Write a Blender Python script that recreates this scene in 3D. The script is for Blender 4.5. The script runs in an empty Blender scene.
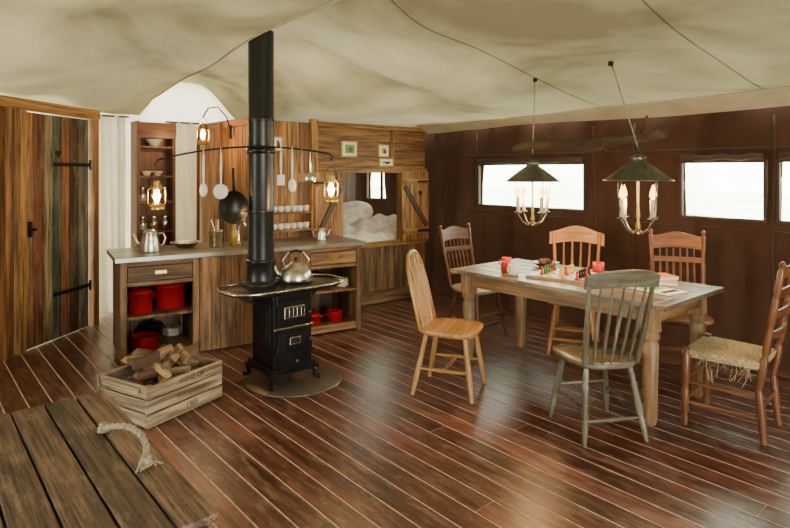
import bpy, math, random
from mathutils import Vector, Matrix, Euler
random.seed(4)
R=random.random
def U(a,b): return a+(b-a)*random.random()
def sstep(a,b,x):
    t=max(0,min(1,(x-a)/(b-a))); return t*t*(3-2*t)
COL=bpy.context.scene.collection

# ------------------------------------------------------------ materials
class NT:
    def __init__(s,name):
        s.m=bpy.data.materials.new(name); s.m.use_nodes=True
        s.t=s.m.node_tree; s.t.nodes.clear()
        s.out=s.n('ShaderNodeOutputMaterial')
    def n(s,ty,**k):
        nd=s.t.nodes.new(ty)
        for a,b in k.items(): setattr(nd,a,b)
        return nd
    def l(s,a,b): s.t.links.new(a,b)
def c4(c): return (c[0],c[1],c[2],1)
def plain(name,c,rough=.5,metal=0,spec=.5,emit=None,es=0,noise=0,bump=0,nscale=20):
    n=NT(name); b=n.n('ShaderNodeBsdfPrincipled')
    b.inputs['Base Color'].default_value=c4(c); b.inputs['Roughness'].default_value=rough
    b.inputs['Metallic'].default_value=metal; b.inputs['Specular IOR Level'].default_value=spec
    if emit: b.inputs['Emission Color'].default_value=c4(emit); b.inputs['Emission Strength'].default_value=es
    if noise or bump:
        tc=n.n('ShaderNodeTexCoord'); nz=n.n('ShaderNodeTexNoise'); nz.inputs['Scale'].default_value=nscale; nz.inputs['Detail'].default_value=5
        n.l(tc.outputs['Object'],nz.inputs['Vector'])
        r=n.n('ShaderNodeValToRGB'); e=r.color_ramp.elements
        e[0].position=.3; e[1].position=.7
        e[0].color=c4([x*(1-noise) for x in c]); e[1].color=c4([min(1,x*(1+noise*.6)) for x in c])
        n.l(nz.outputs['Fac'],r.inputs['Fac']); n.l(r.outputs['Color'],b.inputs['Base Color'])
        if bump:
            bp=n.n('ShaderNodeBump'); bp.inputs['Strength'].default_value=bump; bp.inputs['Distance'].default_value=.01
            n.l(nz.outputs['Fac'],bp.inputs['Height']); n.l(bp.outputs['Normal'],b.inputs['Normal'])
    n.l(b.outputs[0],n.out.inputs[0]); return n.m
def wood(name,cols,rough=.5,gr=.55,coat=0,bump=.25,worn=None,mix=.5,wlo=.5,whi=.68,broad=.35,fs=26,det=7,lo=.32,hi=.66,wsc=3.5,wst=.7,spec=.5):
    """cols: list of board colours picked by the per-board random value rv"""
    n=NT(name); b=n.n('ShaderNodeBsdfPrincipled'); b.inputs['Roughness'].default_value=rough; b.inputs['Specular IOR Level'].default_value=spec
    g=n.n('ShaderNodeAttribute',attribute_name='gco'); rv=n.n('ShaderNodeAttribute',attribute_name='rv')
    mp=n.n('ShaderNodeMapping'); mp.inputs['Scale'].default_value=(1.6,fs,fs); n.l(g.outputs['Vector'],mp.inputs[0])
    nz=n.n('ShaderNodeTexNoise'); nz.inputs['Scale'].default_value=1.3; nz.inputs['Detail'].default_value=det; nz.inputs['Roughness'].default_value=.65; nz.inputs['Distortion'].default_value=.4
    n.l(mp.outputs[0],nz.inputs['Vector'])
    mq=n.n('ShaderNodeMapping'); mq.inputs['Scale'].default_value=(1.1,9,9); n.l(g.outputs['Vector'],mq.inputs[0])
    ny=n.n('ShaderNodeTexNoise'); ny.inputs['Scale'].default_value=1.1; ny.inputs['Detail'].default_value=3; ny.inputs['Distortion'].default_value=1.2; n.l(mq.outputs[0],ny.inputs['Vector'])
    gb=n.n('ShaderNodeValToRGB'); q=gb.color_ramp.elements; q[0].position=.35; q[1].position=.65
    q[0].color=(1-broad,1-broad,1-broad,1); q[1].color=(1.15,1.15,1.15,1); n.l(ny.outputs['Fac'],gb.inputs['Fac'])
    r=n.n('ShaderNodeValToRGB'); e=r.color_ramp.elements
    while len(e)<len(cols): e.new(.5)
    for i,c in enumerate(cols): e[i].position=i/max(1,len(cols)-1); e[i].color=c4(c)
    n.l(rv.outputs['Fac'],r.inputs['Fac'])
    gr2=n.n('ShaderNodeValToRGB'); q=gr2.color_ramp.elements; q[0].position=lo; q[1].position=hi
    q[0].color=(1-gr,1-gr,1-gr,1); q[1].color=(1.25,1.25,1.25,1); n.l(nz.outputs['Fac'],gr2.inputs['Fac'])
    mx=n.n('ShaderNodeMix',data_type='RGBA',blend_type='MULTIPLY'); mx.inputs[0].default_value=1
    n.l(r.outputs['Color'],mx.inputs[6]); n.l(gr2.outputs['Color'],mx.inputs[7])
    my=n.n('ShaderNodeMix',data_type='RGBA',blend_type='MULTIPLY'); my.inputs[0].default_value=1
    n.l(mx.outputs[2],my.inputs[6]); n.l(gb.outputs['Color'],my.inputs[7])
    last=my.outputs[2]
    if worn:
        n2=n.n('ShaderNodeTexNoise'); n2.inputs['Scale'].default_value=wsc; n2.inputs['Detail'].default_value=9; n2.inputs['Roughness'].default_value=.8
        mp2=n.n('ShaderNodeMapping'); mp2.inputs['Scale'].default_value=(wst,3.5,3.5); n.l(g.outputs['Vector'],mp2.inputs[0]); n.l(mp2.outputs[0],n2.inputs['Vector'])
        r2=n.n('ShaderNodeValToRGB'); w=r2.color_ramp.elements; w[0].position=wlo; w[1].position=whi; w[0].color=(0,0,0,1); w[1].color=(mix,mix,mix,1)
        n.l(n2.outputs['Fac'],r2.inputs['Fac'])
        m2=n.n('ShaderNodeMix',data_type='RGBA'); n.l(r2.outputs['Color'],m2.inputs[0]); n.l(last,m2.inputs[6]); m2.inputs[7].default_value=c4(worn); last=m2.outputs[2]
        rr=n.n('ShaderNodeMapRange'); rr.inputs[3].default_value=rough; rr.inputs[4].default_value=min(1,rough+.25)
        n.l(r2.outputs['Color'],rr.inputs[0]); n.l(rr.outputs[0],b.inputs['Roughness'])
    n.l(last,b.inputs['Base Color'])
    b.inputs['Coat Weight'].default_value=coat; b.inputs['Coat Roughness'].default_value=.25
    bp=n.n('ShaderNodeBump'); bp.inputs['Strength'].default_value=bump; bp.inputs['Distance'].default_value=.004
    n.l(nz.outputs['Fac'],bp.inputs['Height']); n.l(bp.outputs['Normal'],b.inputs['Normal'])
    n.l(b.outputs[0],n.out.inputs[0]); return n.m
def canvas(name,cs,trans=.3,scale=1.2,stretch=(1,1,1),detail=3,bumpd=.02,weave=0):
    n=NT(name); tc=n.n('ShaderNodeTexCoord')
    mp=n.n('ShaderNodeMapping'); mp.inputs['Scale'].default_value=stretch; n.l(tc.outputs['Object'],mp.inputs[0])
    nz=n.n('ShaderNodeTexNoise'); nz.inputs['Scale'].default_value=scale; nz.inputs['Detail'].default_value=detail; nz.inputs['Distortion'].default_value=.5
    n.l(mp.outputs[0],nz.inputs['Vector'])
    r=n.n('ShaderNodeValToRGB'); e=r.color_ramp.elements
    while len(e)<len(cs): e.new(.5)
    for i,c in enumerate(cs): e[i].position=.33+.34*i/(len(cs)-1); e[i].color=c4(c)
    n.l(nz.outputs['Fac'],r.inputs['Fac'])
    d=n.n('ShaderNodeBsdfDiffuse'); t=n.n('ShaderNodeBsdfTranslucent'); m=n.n('ShaderNodeMixShader'); m.inputs[0].default_value=trans
    n2=n.n('ShaderNodeTexNoise'); n2.inputs['Scale'].default_value=7; n2.inputs['Detail'].default_value=6; n.l(tc.outputs['Object'],n2.inputs['Vector'])
    bp=n.n('ShaderNodeBump'); bp.inputs['Strength'].default_value=.35; bp.inputs['Distance'].default_value=bumpd; n.l(n2.outputs['Fac'],bp.inputs['Height'])
    nrm=bp
    if weave:
        n3=n.n('ShaderNodeTexNoise'); n3.inputs['Scale'].default_value=160; n3.inputs['Detail'].default_value=2; n.l(tc.outputs['Object'],n3.inputs['Vector'])
        b2=n.n('ShaderNodeBump'); b2.inputs['Strength'].default_value=weave; b2.inputs['Distance'].default_value=.004; n.l(n3.outputs['Fac'],b2.inputs['Height']); n.l(bp.outputs[0],b2.inputs['Normal']); nrm=b2
    n.l(nrm.outputs[0],d.inputs['Normal'])
    n.l(r.outputs[0],d.inputs[0]); n.l(r.outputs[0],t.inputs[0]); n.l(d.outputs[0],m.inputs[1]); n.l(t.outputs[0],m.inputs[2]); n.l(m.outputs[0],n.out.inputs[0]); return n.m
def glassm(name,c=(1,1,1),a=.25):
    n=NT(name); t=n.n('ShaderNodeBsdfTransparent'); t.inputs[0].default_value=c4(c); g=n.n('ShaderNodeBsdfGlossy'); g.inputs['Roughness'].default_value=.05
    m=n.n('ShaderNodeMixShader'); m.inputs[0].default_value=a; n.l(t.outputs[0],m.inputs[1]); n.l(g.outputs[0],m.inputs[2]); n.l(m.outputs[0],n.out.inputs[0]); return n.m
def emis(name,c,s):
    n=NT(name); e=n.n('ShaderNodeEmission'); e.inputs[0].default_value=c4(c); e.inputs[1].default_value=s; n.l(e.outputs[0],n.out.inputs[0]); return n.m

FLOOR=wood('floor_boards',[(.10,.026,.014),(.165,.046,.026),(.060,.018,.012),(.13,.034,.019),(.21,.072,.045),(.08,.024,.016)],rough=.29,gr=.7,bump=.6,coat=.22,worn=(.38,.25,.20),mix=.6,wlo=.50,whi=.66,lo=.38,hi=.62,wsc=7,wst=.9)
SEAM=plain('floor_seam_filler',(.62,.48,.40),.8,noise=.35)
PINE=wood('pine_boards',[(.33,.145,.04),(.43,.21,.062),(.22,.09,.03),(.37,.175,.052)],rough=.58,gr=.7,lo=.38,hi=.62)
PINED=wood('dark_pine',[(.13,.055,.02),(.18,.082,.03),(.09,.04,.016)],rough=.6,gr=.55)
CABW=wood('counter_wood',[(.18,.08,.032),(.26,.13,.052),(.12,.052,.022),(.21,.105,.044)],rough=.6,gr=.75,worn=(.36,.25,.15),mix=.45,bump=.5,lo=.38,hi=.62)
DOORW=wood('reclaimed_door_boards',[(.32,.15,.05),(.15,.04,.016),(.30,.23,.12),(.06,.085,.06),(.29,.095,.035),(.15,.16,.13),(.055,.032,.018),(.32,.17,.07)],rough=.65,gr=.8,worn=(.30,.23,.15),mix=.6,lo=.38,hi=.6)
TRUNK=wood('trunk_boards',[(.10,.052,.031),(.18,.10,.06),(.065,.036,.024),(.14,.078,.047)],rough=.5,gr=.9,worn=(.33,.23,.155),mix=.65,bump=1,broad=.65,fs=60,det=9,lo=.40,hi=.60,wsc=5)
CRATE=wood('crate_wood',[(.36,.25,.16),(.46,.33,.21),(.27,.18,.11)],rough=.7,gr=.65,lo=.38,hi=.62)
TABLE=wood('table_top_wood',[(.25,.18,.125),(.37,.28,.21),(.18,.125,.085)],rough=.36,gr=.65,worn=(.52,.45,.38),mix=.55,coat=0,broad=.5,lo=.38,hi=.62)
TLEG=wood('table_leg_wood',[(.35,.19,.09),(.28,.15,.065)],rough=.5,gr=.5,worn=(.45,.32,.2),mix=.4)
OAK=wood('honey_oak',[(.50,.26,.09),(.45,.23,.08)],rough=.35,gr=.4)
DARKC=wood('walnut_chair',[(.11,.036,.016),(.15,.05,.02)],rough=.35,gr=.4)
ORANGE=wood('orange_beech',[(.46,.19,.05),(.50,.22,.06)],rough=.35,gr=.35)
GREYP=wood('grey_green_worn_paint',[(.165,.155,.115),(.19,.175,.13)],rough=.25,gr=.5,worn=(.09,.055,.03),mix=.85,wlo=.48,whi=.58)
MAHO=wood('mahogany',[(.18,.064,.024),(.22,.078,.03)],rough=.35,gr=.4)
SEATL=wood('pale_seat',[(.42,.3,.2),(.42,.3,.2)],rough=.4,gr=.2)
BRANCH=wood('driftwood',[(.075,.042,.022),(.10,.055,.03)],rough=.9,gr=.6,bump=.8)
BARK=wood('bark_and_split_wood',[(.10,.05,.026),(.42,.25,.13),(.17,.085,.04),(.50,.32,.17)],rough=.85,gr=.6,bump=.8)
WORKTOP=plain('zinc_worktop',(.27,.255,.23),.3,.55,noise=.3,nscale=6)
IRON=plain('black_iron',(.018,.017,.017),.3,.6,noise=.3)
PIPE=plain('stove_pipe',(.02,.02,.022),.33,.5)
CHROME=plain('nickel',(.62,.58,.52),.18,1)
STEEL=plain('brushed_kettle_steel',(.58,.54,.48),.28,1,noise=.15,nscale=8)
PEWTER=plain('lamp_pewter',(.15,.14,.12),.33,.85,noise=.25,nscale=30)
BRASS=plain('brass',(.55,.34,.10),.3,1)
RED=plain('red_enamel',(.30,.008,.012),.2)
REDM=plain('red_mug',(.5,.03,.02),.35)
WHITE=plain('white_ceramic',(.75,.70,.62),.3)
WAX=plain('candle_wax',(.70,.58,.38),.5)
FLAME=emis('candle_flame',(1,.36,.06),14)
LGLOW=emis('lantern_flame',(1,.48,.12),26)
GLASS=glassm('lantern_glass'); JAR=glassm('jar_glass',(.85,.9,.85),.3)
VINYL=glassm('clear_vinyl',(.97,1,.95),.05)
ROPE=plain('rope',(.38,.31,.235),.9,noise=.5,bump=1,nscale=90)
BLACK=plain('dark_void',(.012,.008,.006),.9)
LINEN=plain('duvet_linen',(.80,.75,.67),.9,noise=.25,bump=.4,nscale=14)
RUSH=plain('rush_weave',(.45,.32,.17),.8,noise=.5,bump=1,nscale=55)
PAPER=plain('paper',(.8,.78,.72),.6); MAG=plain('magazine_orange',(.8,.22,.04),.4); GREENP=plain('green_print',(.15,.3,.06),.5)
FRAMEY=plain('pale_frame',(.62,.50,.25),.5)
ASH=plain('hearth_plate',(.16,.13,.105),.28,.5,noise=.3)
CEIL=canvas('tent_canvas_ceiling',[(.15,.115,.065),(.31,.27,.155),(.46,.38,.245)],.075,.7,bumpd=.09,weave=.15,detail=4)  # stain mottling; its olive tone also paints in greenish window light
VAL=canvas('tent_valance',[(.45,.38,.27),(.55,.47,.34)],.07,3)
WALLC=canvas('brown_canvas_wall',[(.036,.017,.011),(.055,.027,.017)],.04,1.5,(1,1,1),3,bumpd=.04,weave=.4)
CURT=canvas('cotton_curtain',[(.76,.70,.60),(.85,.79,.69)],.30,3)
BACKC=canvas('back_canvas',[(.55,.48,.37),(.65,.58,.46)],.25,1)
GRASS=plain('grass',(.80,.84,.68),.9,noise=.25,nscale=.4)

# ------------------------------------------------------------ mesh builder
class MB:
    def __init__(s): s.v=[];s.f=[];s.mi=[];s.sm=[];s.g=[];s.rv=[];s.mats=[];s.M=Matrix()
    def add(s,vs,fs,mat,gs=None,smooth=False,rv=None):
        if rv is None: rv=R()
        if mat not in s.mats: s.mats.append(mat)
        mi=s.mats.index(mat); o=len(s.v)
        if gs is None:
            ex=[max(v[i] for v in vs)-min(v[i] for v in vs) for i in range(3)]
            a=ex.index(max(ex)); b,c=[i for i in range(3) if i!=a]
            gs=[(v[a],v[b],v[c]) for v in vs]
        ox,oy=U(0,40),U(0,40)
        for v,g in zip(vs,gs):
            s.v.append(s.M@Vector(v)); s.g.append((g[0]+ox,g[1]+oy,g[2])); s.rv.append(rv)
        for f in fs: s.f.append([i+o for i in f]); s.mi.append(mi); s.sm.append(smooth)
    def box(s,c,sz,mat,rot=None,rv=None,taper=1):
        hx,hy,hz=sz[0]/2,sz[1]/2,sz[2]/2
        L=[(x*(taper if z<0 else 1),y*(taper if z<0 else 1),z) for x in(-hx,hx) for y in(-hy,hy) for z in(-hz,hz)]
        ex=list(sz); a=ex.index(max(ex)); b,d=[i for i in range(3) if i!=a]
        gs=[(v[a],v[b],v[d]) for v in L]
        m=Matrix.Translation(Vector(c))
        if rot: m=m@Euler(rot).to_matrix().to_4x4()
        vs=[m@Vector(v) for v in L]
        s.add(vs,[(0,1,3,2),(4,6,7,5),(0,4,5,1),(2,3,7,6),(0,2,6,4),(1,5,7,3)],mat,gs,False,rv)
    def rod(s,p1,p2,r,mat,seg=12,rv=None,cap=True):
        p1=Vector(p1);p2=Vector(p2);d=p2-p1;L=d.length
        prof=r if isinstance(r,list) else [(0,r),(1,r)]
        q=d.to_track_quat('Z','Y'); vs=[];gs=[]
        for t,rr in prof:
            for k in range(seg):
                a=2*math.pi*k/seg; lv=Vector((rr*math.cos(a),rr*math.sin(a),t*L)); vs.append(p1+q@lv); gs.append((t*L,lv.x,lv.y))
        fs=[]
        for i in range(len(prof)-1):
            for k in range(seg):
                k2=(k+1)%seg; fs.append((i*seg+k,i*seg+k2,(i+1)*seg+k2,(i+1)*seg+k))
        s.add(vs,fs,mat,gs,True,rv)
        if cap:
            n=len(prof)-1; rvv=s.rv[-1]
            if prof[0][1]>.001: s.add(vs[:seg],[tuple(reversed(range(seg)))],mat,gs[:seg],False,rvv)
            if prof[-1][1]>.001: s.add(vs[n*seg:],[tuple(range(seg))],mat,gs[n*seg:],False,rvv)
    def lathe(s,o,prof,mat,seg=24,rv=None):
        o=Vector(o); vs=[];fs=[]
        for r,z in prof:
            for k in range(seg):
                a=2*math.pi*k/seg; vs.append(o+Vector((max(r,.0002)*math.cos(a),max(r,.0002)*math.sin(a),z)))
        for i in range(len(prof)-1):
            for k in range(seg):
                k2=(k+1)%seg; fs.append((i*seg+k,i*seg+k2,(i+1)*seg+k2,(i+1)*seg+k))
        s.add(vs,fs,mat,None,True,rv)
    def sphere(s,o,r,mat,sc=(1,1,1),seg=14):
        n=8; prof=[(r*math.sin(math.pi*i/n),-r*math.cos(math.pi*i/n)) for i in range(n+1)]
        M0=s.M.copy(); s.M=s.M@Matrix.Translation(Vector(o))@Matrix.Diagonal((sc[0],sc[1],sc[2],1)); s.lathe((0,0,0),prof,mat,seg); s.M=M0
    def tube(s,pts,r,mat,seg=8,closed=False,rv=None):
        P=[Vector(p) for p in pts]; n=len(P); rs=r if isinstance(r,list) else [r]*n
        vs=[];gs=[];L=0; nrm=None
        for i in range(n):
            if closed: t=(P[(i+1)%n]-P[i-1])
            else: t=P[min(i+1,n-1)]-P[max(i-1,0)]
            t.normalize()
            if nrm is None: nrm=t.orthogonal().normalized()
            nrm=(nrm-t*nrm.dot(t)).normalized(); b=t.cross(nrm)
            if i: L+=(P[i]-P[i-1]).length
            for k in range(seg):
                a=2*math.pi*k/seg; o=nrm*math.cos(a)*rs[i]+b*math.sin(a)*rs[i]; vs.append(P[i]+o); gs.append((L,o.x,o.y))
        fs=[]
        for i in range(n if closed else n-1):
            j=(i+1)%n
            for k in range(seg):
                k2=(k+1)%seg; fs.append((i*seg+k,i*seg+k2,j*seg+k2,j*seg+k))
        if not closed: fs.append(tuple(reversed(range(seg)))); fs.append(tuple(range((n-1)*seg,n*seg)))
        s.add(vs,fs,mat,gs,True,rv)
    def prism(s,out,z0,z1,mat,ch=.006,rv=None,dish=0):
        n=len(out); cx=sum(p[0] for p in out)/n; cy=sum(p[1] for p in out)/n
        def ring(k,z): return [(cx+(x-cx)*k,cy+(y-cy)*k,z) for x,y in out]
        e=ch/ .2
        rings=[ring(1-e*1.5,z0),ring(1,z0+(z1-z0)*.45),ring(1,z1-ch),ring(1-e,z1),ring(.55,z1-dish),ring(.02,z1-dish)]
        vs=[p for r in rings for p in r]; fs=[tuple(reversed(range(n)))]
        for i in range(len(rings)-1):
            for k in range(n):
                k2=(k+1)%n; fs.append((i*n+k,i*n+k2,(i+1)*n+k2,(i+1)*n+k))
        s.add(vs,fs,mat,None,True,rv)
    def crest(s,y0,y1,lo,hi,xf,bow,th,mat,n=14,rv=None):
        vs=[]
        for i in range(n+1):
            t=i/n; y=y0+(y1-y0)*t; b=-bow*(1-(2*t-1)**2)
            for z in (lo(t),hi(t)):
                for dx in (-th/2,th/2): vs.append((xf(z)+b+dx,y,z))
        fs=[]
        for i in range(n):
            a=i*4;b=a+4
            fs+= [(a,b,b+1,a+1),(a+2,a+3,b+3,b+2),(a,a+2,b+2,b),(a+1,b+1,b+3,a+3)]
        fs+=[(0,1,3,2),(n*4,n*4+2,n*4+3,n*4+1)]
        s.add(vs,fs,mat,[(v[1],v[2],v[0]) for v in vs],False,rv)
    def grid(s,fn,nu,nv,mat,smooth=True,rv=None):
        vs=[fn(i/nu,j/nv) for i in range(nu+1) for j in range(nv+1)]
        fs=[(i*(nv+1)+j,(i+1)*(nv+1)+j,(i+1)*(nv+1)+j+1,i*(nv+1)+j+1) for i in range(nu) for j in range(nv)]
        s.add(vs,fs,mat,None,smooth,rv)
    def planks(s,x0,x1,z0,z1,y,th,w,mat,vert=True,gap=.004):
        a,b=(x0,x1) if vert else (z0,z1); n=max(1,round((b-a)/w)); w=(b-a)/n
        for i in range(n):
            c=a+w*(i+.5); ww=w-gap; dy=U(-.003,.003)
            if vert: s.box((c,y+dy,(z0+z1)/2),(ww,th,z1-z0),mat)
            else: s.box(((x0+x1)/2,y+dy,c),(x1-x0,th,ww),mat)
    def build(s,name,loc=(0,0,0),yaw=0,bevel=0,parent=None,solid=0):
        me=bpy.data.meshes.new(name); me.from_pydata([tuple(v) for v in s.v],[],s.f)
        for m in s.mats: me.materials.append(m)
        me.polygons.foreach_set('material_index',s.mi); me.polygons.foreach_set('use_smooth',s.sm)
        a=me.attributes.new('gco','FLOAT_VECTOR','POINT'); a.data.foreach_set('vector',[x for g in s.g for x in g])
        a=me.attributes.new('rv','FLOAT','POINT'); a.data.foreach_set('value',s.rv)
        me.update(); ob=bpy.data.objects.new(name,me); COL.objects.link(ob); ob.location=loc; ob.rotation_euler=(0,0,yaw)
        if bevel:
            md=ob.modifiers.new('b','BEVEL'); md.width=bevel; md.segments=2; md.limit_method='ANGLE'; md.angle_limit=math.radians(55)
        if parent: ob.parent=parent
        return ob
def light(name,loc,energy,col,size=.03,parent=None):
    l=bpy.data.lights.new(name,'POINT'); l.energy=energy; l.color=col; l.shadow_soft_size=size
    o=bpy.data.objects.new(name,l); COL.objects.link(o); o.location=loc
    if parent: o.parent=parent
    return o

# ------------------------------------------------------------ room shell
XW=5.1
m=MB(); random.seed(11)
x=-3.0; w=.135
while x<XW+.1:
    y=-3.2+U(-3.5,0)
    while y<7:
        L=U(3.6,5.4); y2=min(y+L,7.05); y1=max(y,-3.2)
        if y2-y1>.05: m.box((x+w/2,(y1+y2)/2,-.01),(w-.009,y2-y1-.004,.02),FLOOR)
        y+=L
    x+=w
m.box((1.1,1.9,-.041),(8.3,10.3,.078),SEAM)
m.build('floor',bevel=.0015)
m=MB(); m.box((0,0,-.35),(120,120,.1),GRASS); m.build('ground')

def foldx(Y): return 1.73+.10*(Y-2.5)-.12*sstep(5.2,6.9,Y)+.015*math.sin(Y*3.1)
def foldz(Y): return 2.46-.03*sstep(4,5.2,Y)-.11*sstep(5.1,6.4,Y)-.12*sstep(6.3,6.95,Y)+.010*math.sin(Y*2.3)
def ceilz(X,Y):
    u=max(0,XW-X)
    zr=2.09+.07*(5.35-Y)/3.95+.085*u+.042*u*u-.03*math.sin(math.pi*min(1,u/3.2))
    zr+=.018*math.sin(X*3.1+Y*.8)*min(1,u)+.016*math.sin(Y*2.7-X*1.3)*min(1,u)+.006*math.sin(Y*8+X*2)*min(1,u)
    zr-=.04*abs(math.sin(math.pi*(Y-.2)/1.3))*min(1,u*.8)
    dx,dy=X-2.1,Y-4.0; rr=math.hypot(dx,dy); zr+=.045*math.sin(7*math.atan2(dy,dx)+.6)*sstep(.15,.7,rr)*(1-sstep(1.2,2.6,rr))
    k=sstep(3.9,5.3,Y)*sstep(2.7,3.6,X); zr+= (2.14-zr)*k
    zr+= (2.62-zr)*sstep(5.4,6.95,Y)*(1-sstep(2.7,3.3,X))
    fx=foldx(Y); fz=foldz(Y)
    if X>fx: return fz+(zr-fz)*sstep(0,.24,X-fx)
    d=(X-.8)*.655+(Y-5.88)*(-.755)
    zl=2.175+(fz+.03-2.175)*sstep(-.1,1.7,d)
    t=sstep(0,.5,fx-X)
    return fz*(1-t)+zl*t+.03*math.sin(math.pi*sstep(.2,1.8,fx-X))+.022*math.sin(X*3.5-Y*2.4)*t+.016*math.sin(X*8+Y*3)*t
m=MB()
x0,x1,y0,y1=-2.9,XW+.02,-3.1,7.02
def cf(a,b):
    X=x0+(x1-x0)*a; Y=y0+(y1-y0)*b; return (X,Y,ceilz(X,Y))
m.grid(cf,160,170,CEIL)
m.tube([(foldx(-3+9.9*i/90),-3+9.9*i/90,foldz(-3+9.9*i/90)+.0) for i in range(91)],.009,VAL)
for ysm in (-1.1,.2,1.5,2.8):
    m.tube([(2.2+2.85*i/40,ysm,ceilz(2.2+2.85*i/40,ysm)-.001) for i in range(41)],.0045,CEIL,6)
m.build('ceiling')
m=MB()
def vf(a,b):
    Y=-3+8.3*a; top=ceilz(XW-.22,Y)-.01; X=XW-.22+.19*b; return (X+.008*math.sin(Y*9)*b,Y,top+(2.045+.012*math.sin(Y*2.1)-top)*b)
m.grid(vf,140,5,VAL)
m.tube([(XW-.225,-3+8.3*i/60,ceilz(XW-.225,-3+8.3*i/60)-.012) for i in range(61)],.009,VAL)
m.build('trim_1')
m=MB()
def gf(a,b):
    X=.9+2.6*a; return (X,6.93+.012*math.sin(X*9),2.10+.56*b)
m.grid(gf,50,6,CURT); m.build('wall_gable')
WIN=[(.72,1.47),(1.58,2.2),(3.15,4.51),(6.33,6.64)]; ZB,ZT=1.175,1.625
ys=[-3.1]
for a,b in WIN: ys+=[a,b]
ys.append(7.02); fine=[]
for a,b in zip(ys[:-1],ys[1:]):
    n=max(1,int((b-a)/.04)); fine+=[a+(b-a)*i/n for i in range(n)]
fine.append(7.02); zs=[-.01,.2,.4,.6,.8,1.0,ZB,1.4,ZT,1.75,1.9,2.05,2.2,2.42]
def woff(Y,Z):
    k=1-.6*max(0,1-abs(Z-1.4)/.45)
    return .06+k*(.038*math.sin(Y*6+.8*math.sin(Z*2))+.020*math.sin(Y*15+Z)+.010*math.sin(Y*29+2*Z)+.010*math.sin(Z*7+Y*2))
m=MB(); vs=[(XW+.03+woff(Y,Z),Y,Z) for Y in fine for Z in zs]; fs=[]
nz=len(zs)
for i in range(len(fine)-1):
    for j in range(nz-1):
        yc=(fine[i]+fine[i+1])/2; zc=(zs[j]+zs[j+1])/2
        if any(a<yc<b for a,b in WIN) and ZB<zc<ZT: continue
        fs.append((i*nz+j,(i+1)*nz+j,(i+1)*nz+j+1,i*nz+j+1))
m.add(vs,fs,WALLC,None,True)
DKBR=plain('dark_brown_webbing',(.045,.023,.015),.85)
for Y in (-.4,.5,1.525,2.65,3.05,4.62,5.1):   # stitched webbing seams
    m.tube([(XW+.024+woff(Y,.1*k),Y,.1*k) for k in range(21)],.009,DKBR,6)
for Z in (ZB-.09,ZT+.12): m.tube([(XW+.024+woff(-3+8.2*k/200,Z),-3+8.2*k/200,Z) for k in range(201)],.006,DKBR,6)
m.build('wall_right')
for i,(a,b) in enumerate(WIN):
    m=MB(); zc=(ZB+ZT)/2; t=.02
    m.box((XW+.045,(a+b)/2,zc),(.004,b-a,ZT-ZB),VINYL)
    for yy in (a-t/2,b+t/2): m.box((XW+.045,yy,zc),(.04,t,ZT-ZB+2*t),DKBR)
    for zz in (ZB-t/2,ZT+t/2): m.box((XW+.045,(a+b)/2,zz),(.04,b-a,t),DKBR)
    if i<3: m.tube([(XW+.01,a+(b-a)*k/8,ZT+.045+.008*math.sin(k*2)) for k in range(9)],.026,DKBR)
    m.build('window_%d'%(i+1))
m=MB(); m.planks(2.75,XW,0,2.10,7.0,.03,.16,PINED)
m.grid(lambda a,b:(.6+2.2*a,6.99+.01*math.sin(a*20),2.12*b),40,4,BACKC); m.build('wall_back')
BEI=canvas('beige_canvas_wall',[(.34,.26,.16),(.40,.32,.21)],.08,2)
m=MB()
m.grid(lambda a,b:(-2.9+.02*math.sin((-3.1+6.2*a)*8),-3.1+6.2*a,2.5*b),80,4,BEI); m.build('wall_side')
m=MB()
for xa,xb,za,zb in ((-2.9,-.6,0,2.6),(2.2,5.12,0,2.6),(-.6,2.2,2.0,2.6)):
    m.grid(lambda a,b:(xa+(xb-xa)*a,-3.1+.02*math.sin((xa+(xb-xa)*a)*8),za+(zb-za)*b),30,3,BEI)
m.build('wall_front')

# ------------------------------------------------------------ door wall (oblique)
ang=math.atan2(.655,.755)
m=MB()
m.planks(-2.6,-.22,0,2.1,.02,.03,.13,PINE)
m.box((-.20,-.01,1.06),(.07,.08,2.12),PINE,rv=.6); m.box((-.045,-.01,1.06),(.07,.08,2.12),PINE,rv=.3)
m.planks(-.165,-.085,0,2.08,.02,.03,.1,DARKC)
m.box((.90,-.01,1.06),(.08,.08,2.12),PINE,rv=.9)
m.box((-.8,-.01,2.13),(3.5,.10,.09),PINE)
for z in (.45,1.6): m.box((-1.4,-.01,z),(2.2,.03,.09),PINE)
m.build('wall_left',(.8,5.88,0),ang,bevel=.004)
m=MB(); ww=[.10,.13,.10,.12,.10,.13,.14]; xx=.0
rvs=[.0,.14,.29,.43,.57,.86,.71]
for a,q in zip(ww,rvs):
    m.box((xx+a/2,0,1.04),(a-.005,.035,2.06),DOORW,rv=q); xx+=a
for z in (.3,1.05,1.8): m.box((.41,.035,z),(.78,.03,.12),PINED)
for z in (.42,1.62):
    m.box((.58,-.022,z),(.48,.008,.035),IRON); m.rod((.83,-.03,z-.05),(.83,-.03,z+.05),.012,IRON)
m.box((.05,-.03,1.05),(.03,.02,.14),IRON); m.rod((.05,-.04,1.05),(.05,-.09,1.05),.014,IRON)
hp=[(.021*16*math.sin(t)**3/16*1.4,(13*math.cos(t)-5*math.cos(2*t)-2*math.cos(3*t)-math.cos(4*t))*.0019) for t in [2*math.pi*k/24 for k in range(24)]]
def heart(m,x,y,z,s=1):
    n=len(hp); vs=[(x+a*s,y-.004,z+b*s) for a,b in hp]+[(x+a*s,y+.004,z+b*s) for a,b in hp]
    m.add(vs,[tuple(range(n)),tuple(reversed(range(n,2*n)))]+[(k,(k+1)%n,n+(k+1)%n,n+k) for k in range(n)],BLACK)
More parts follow.
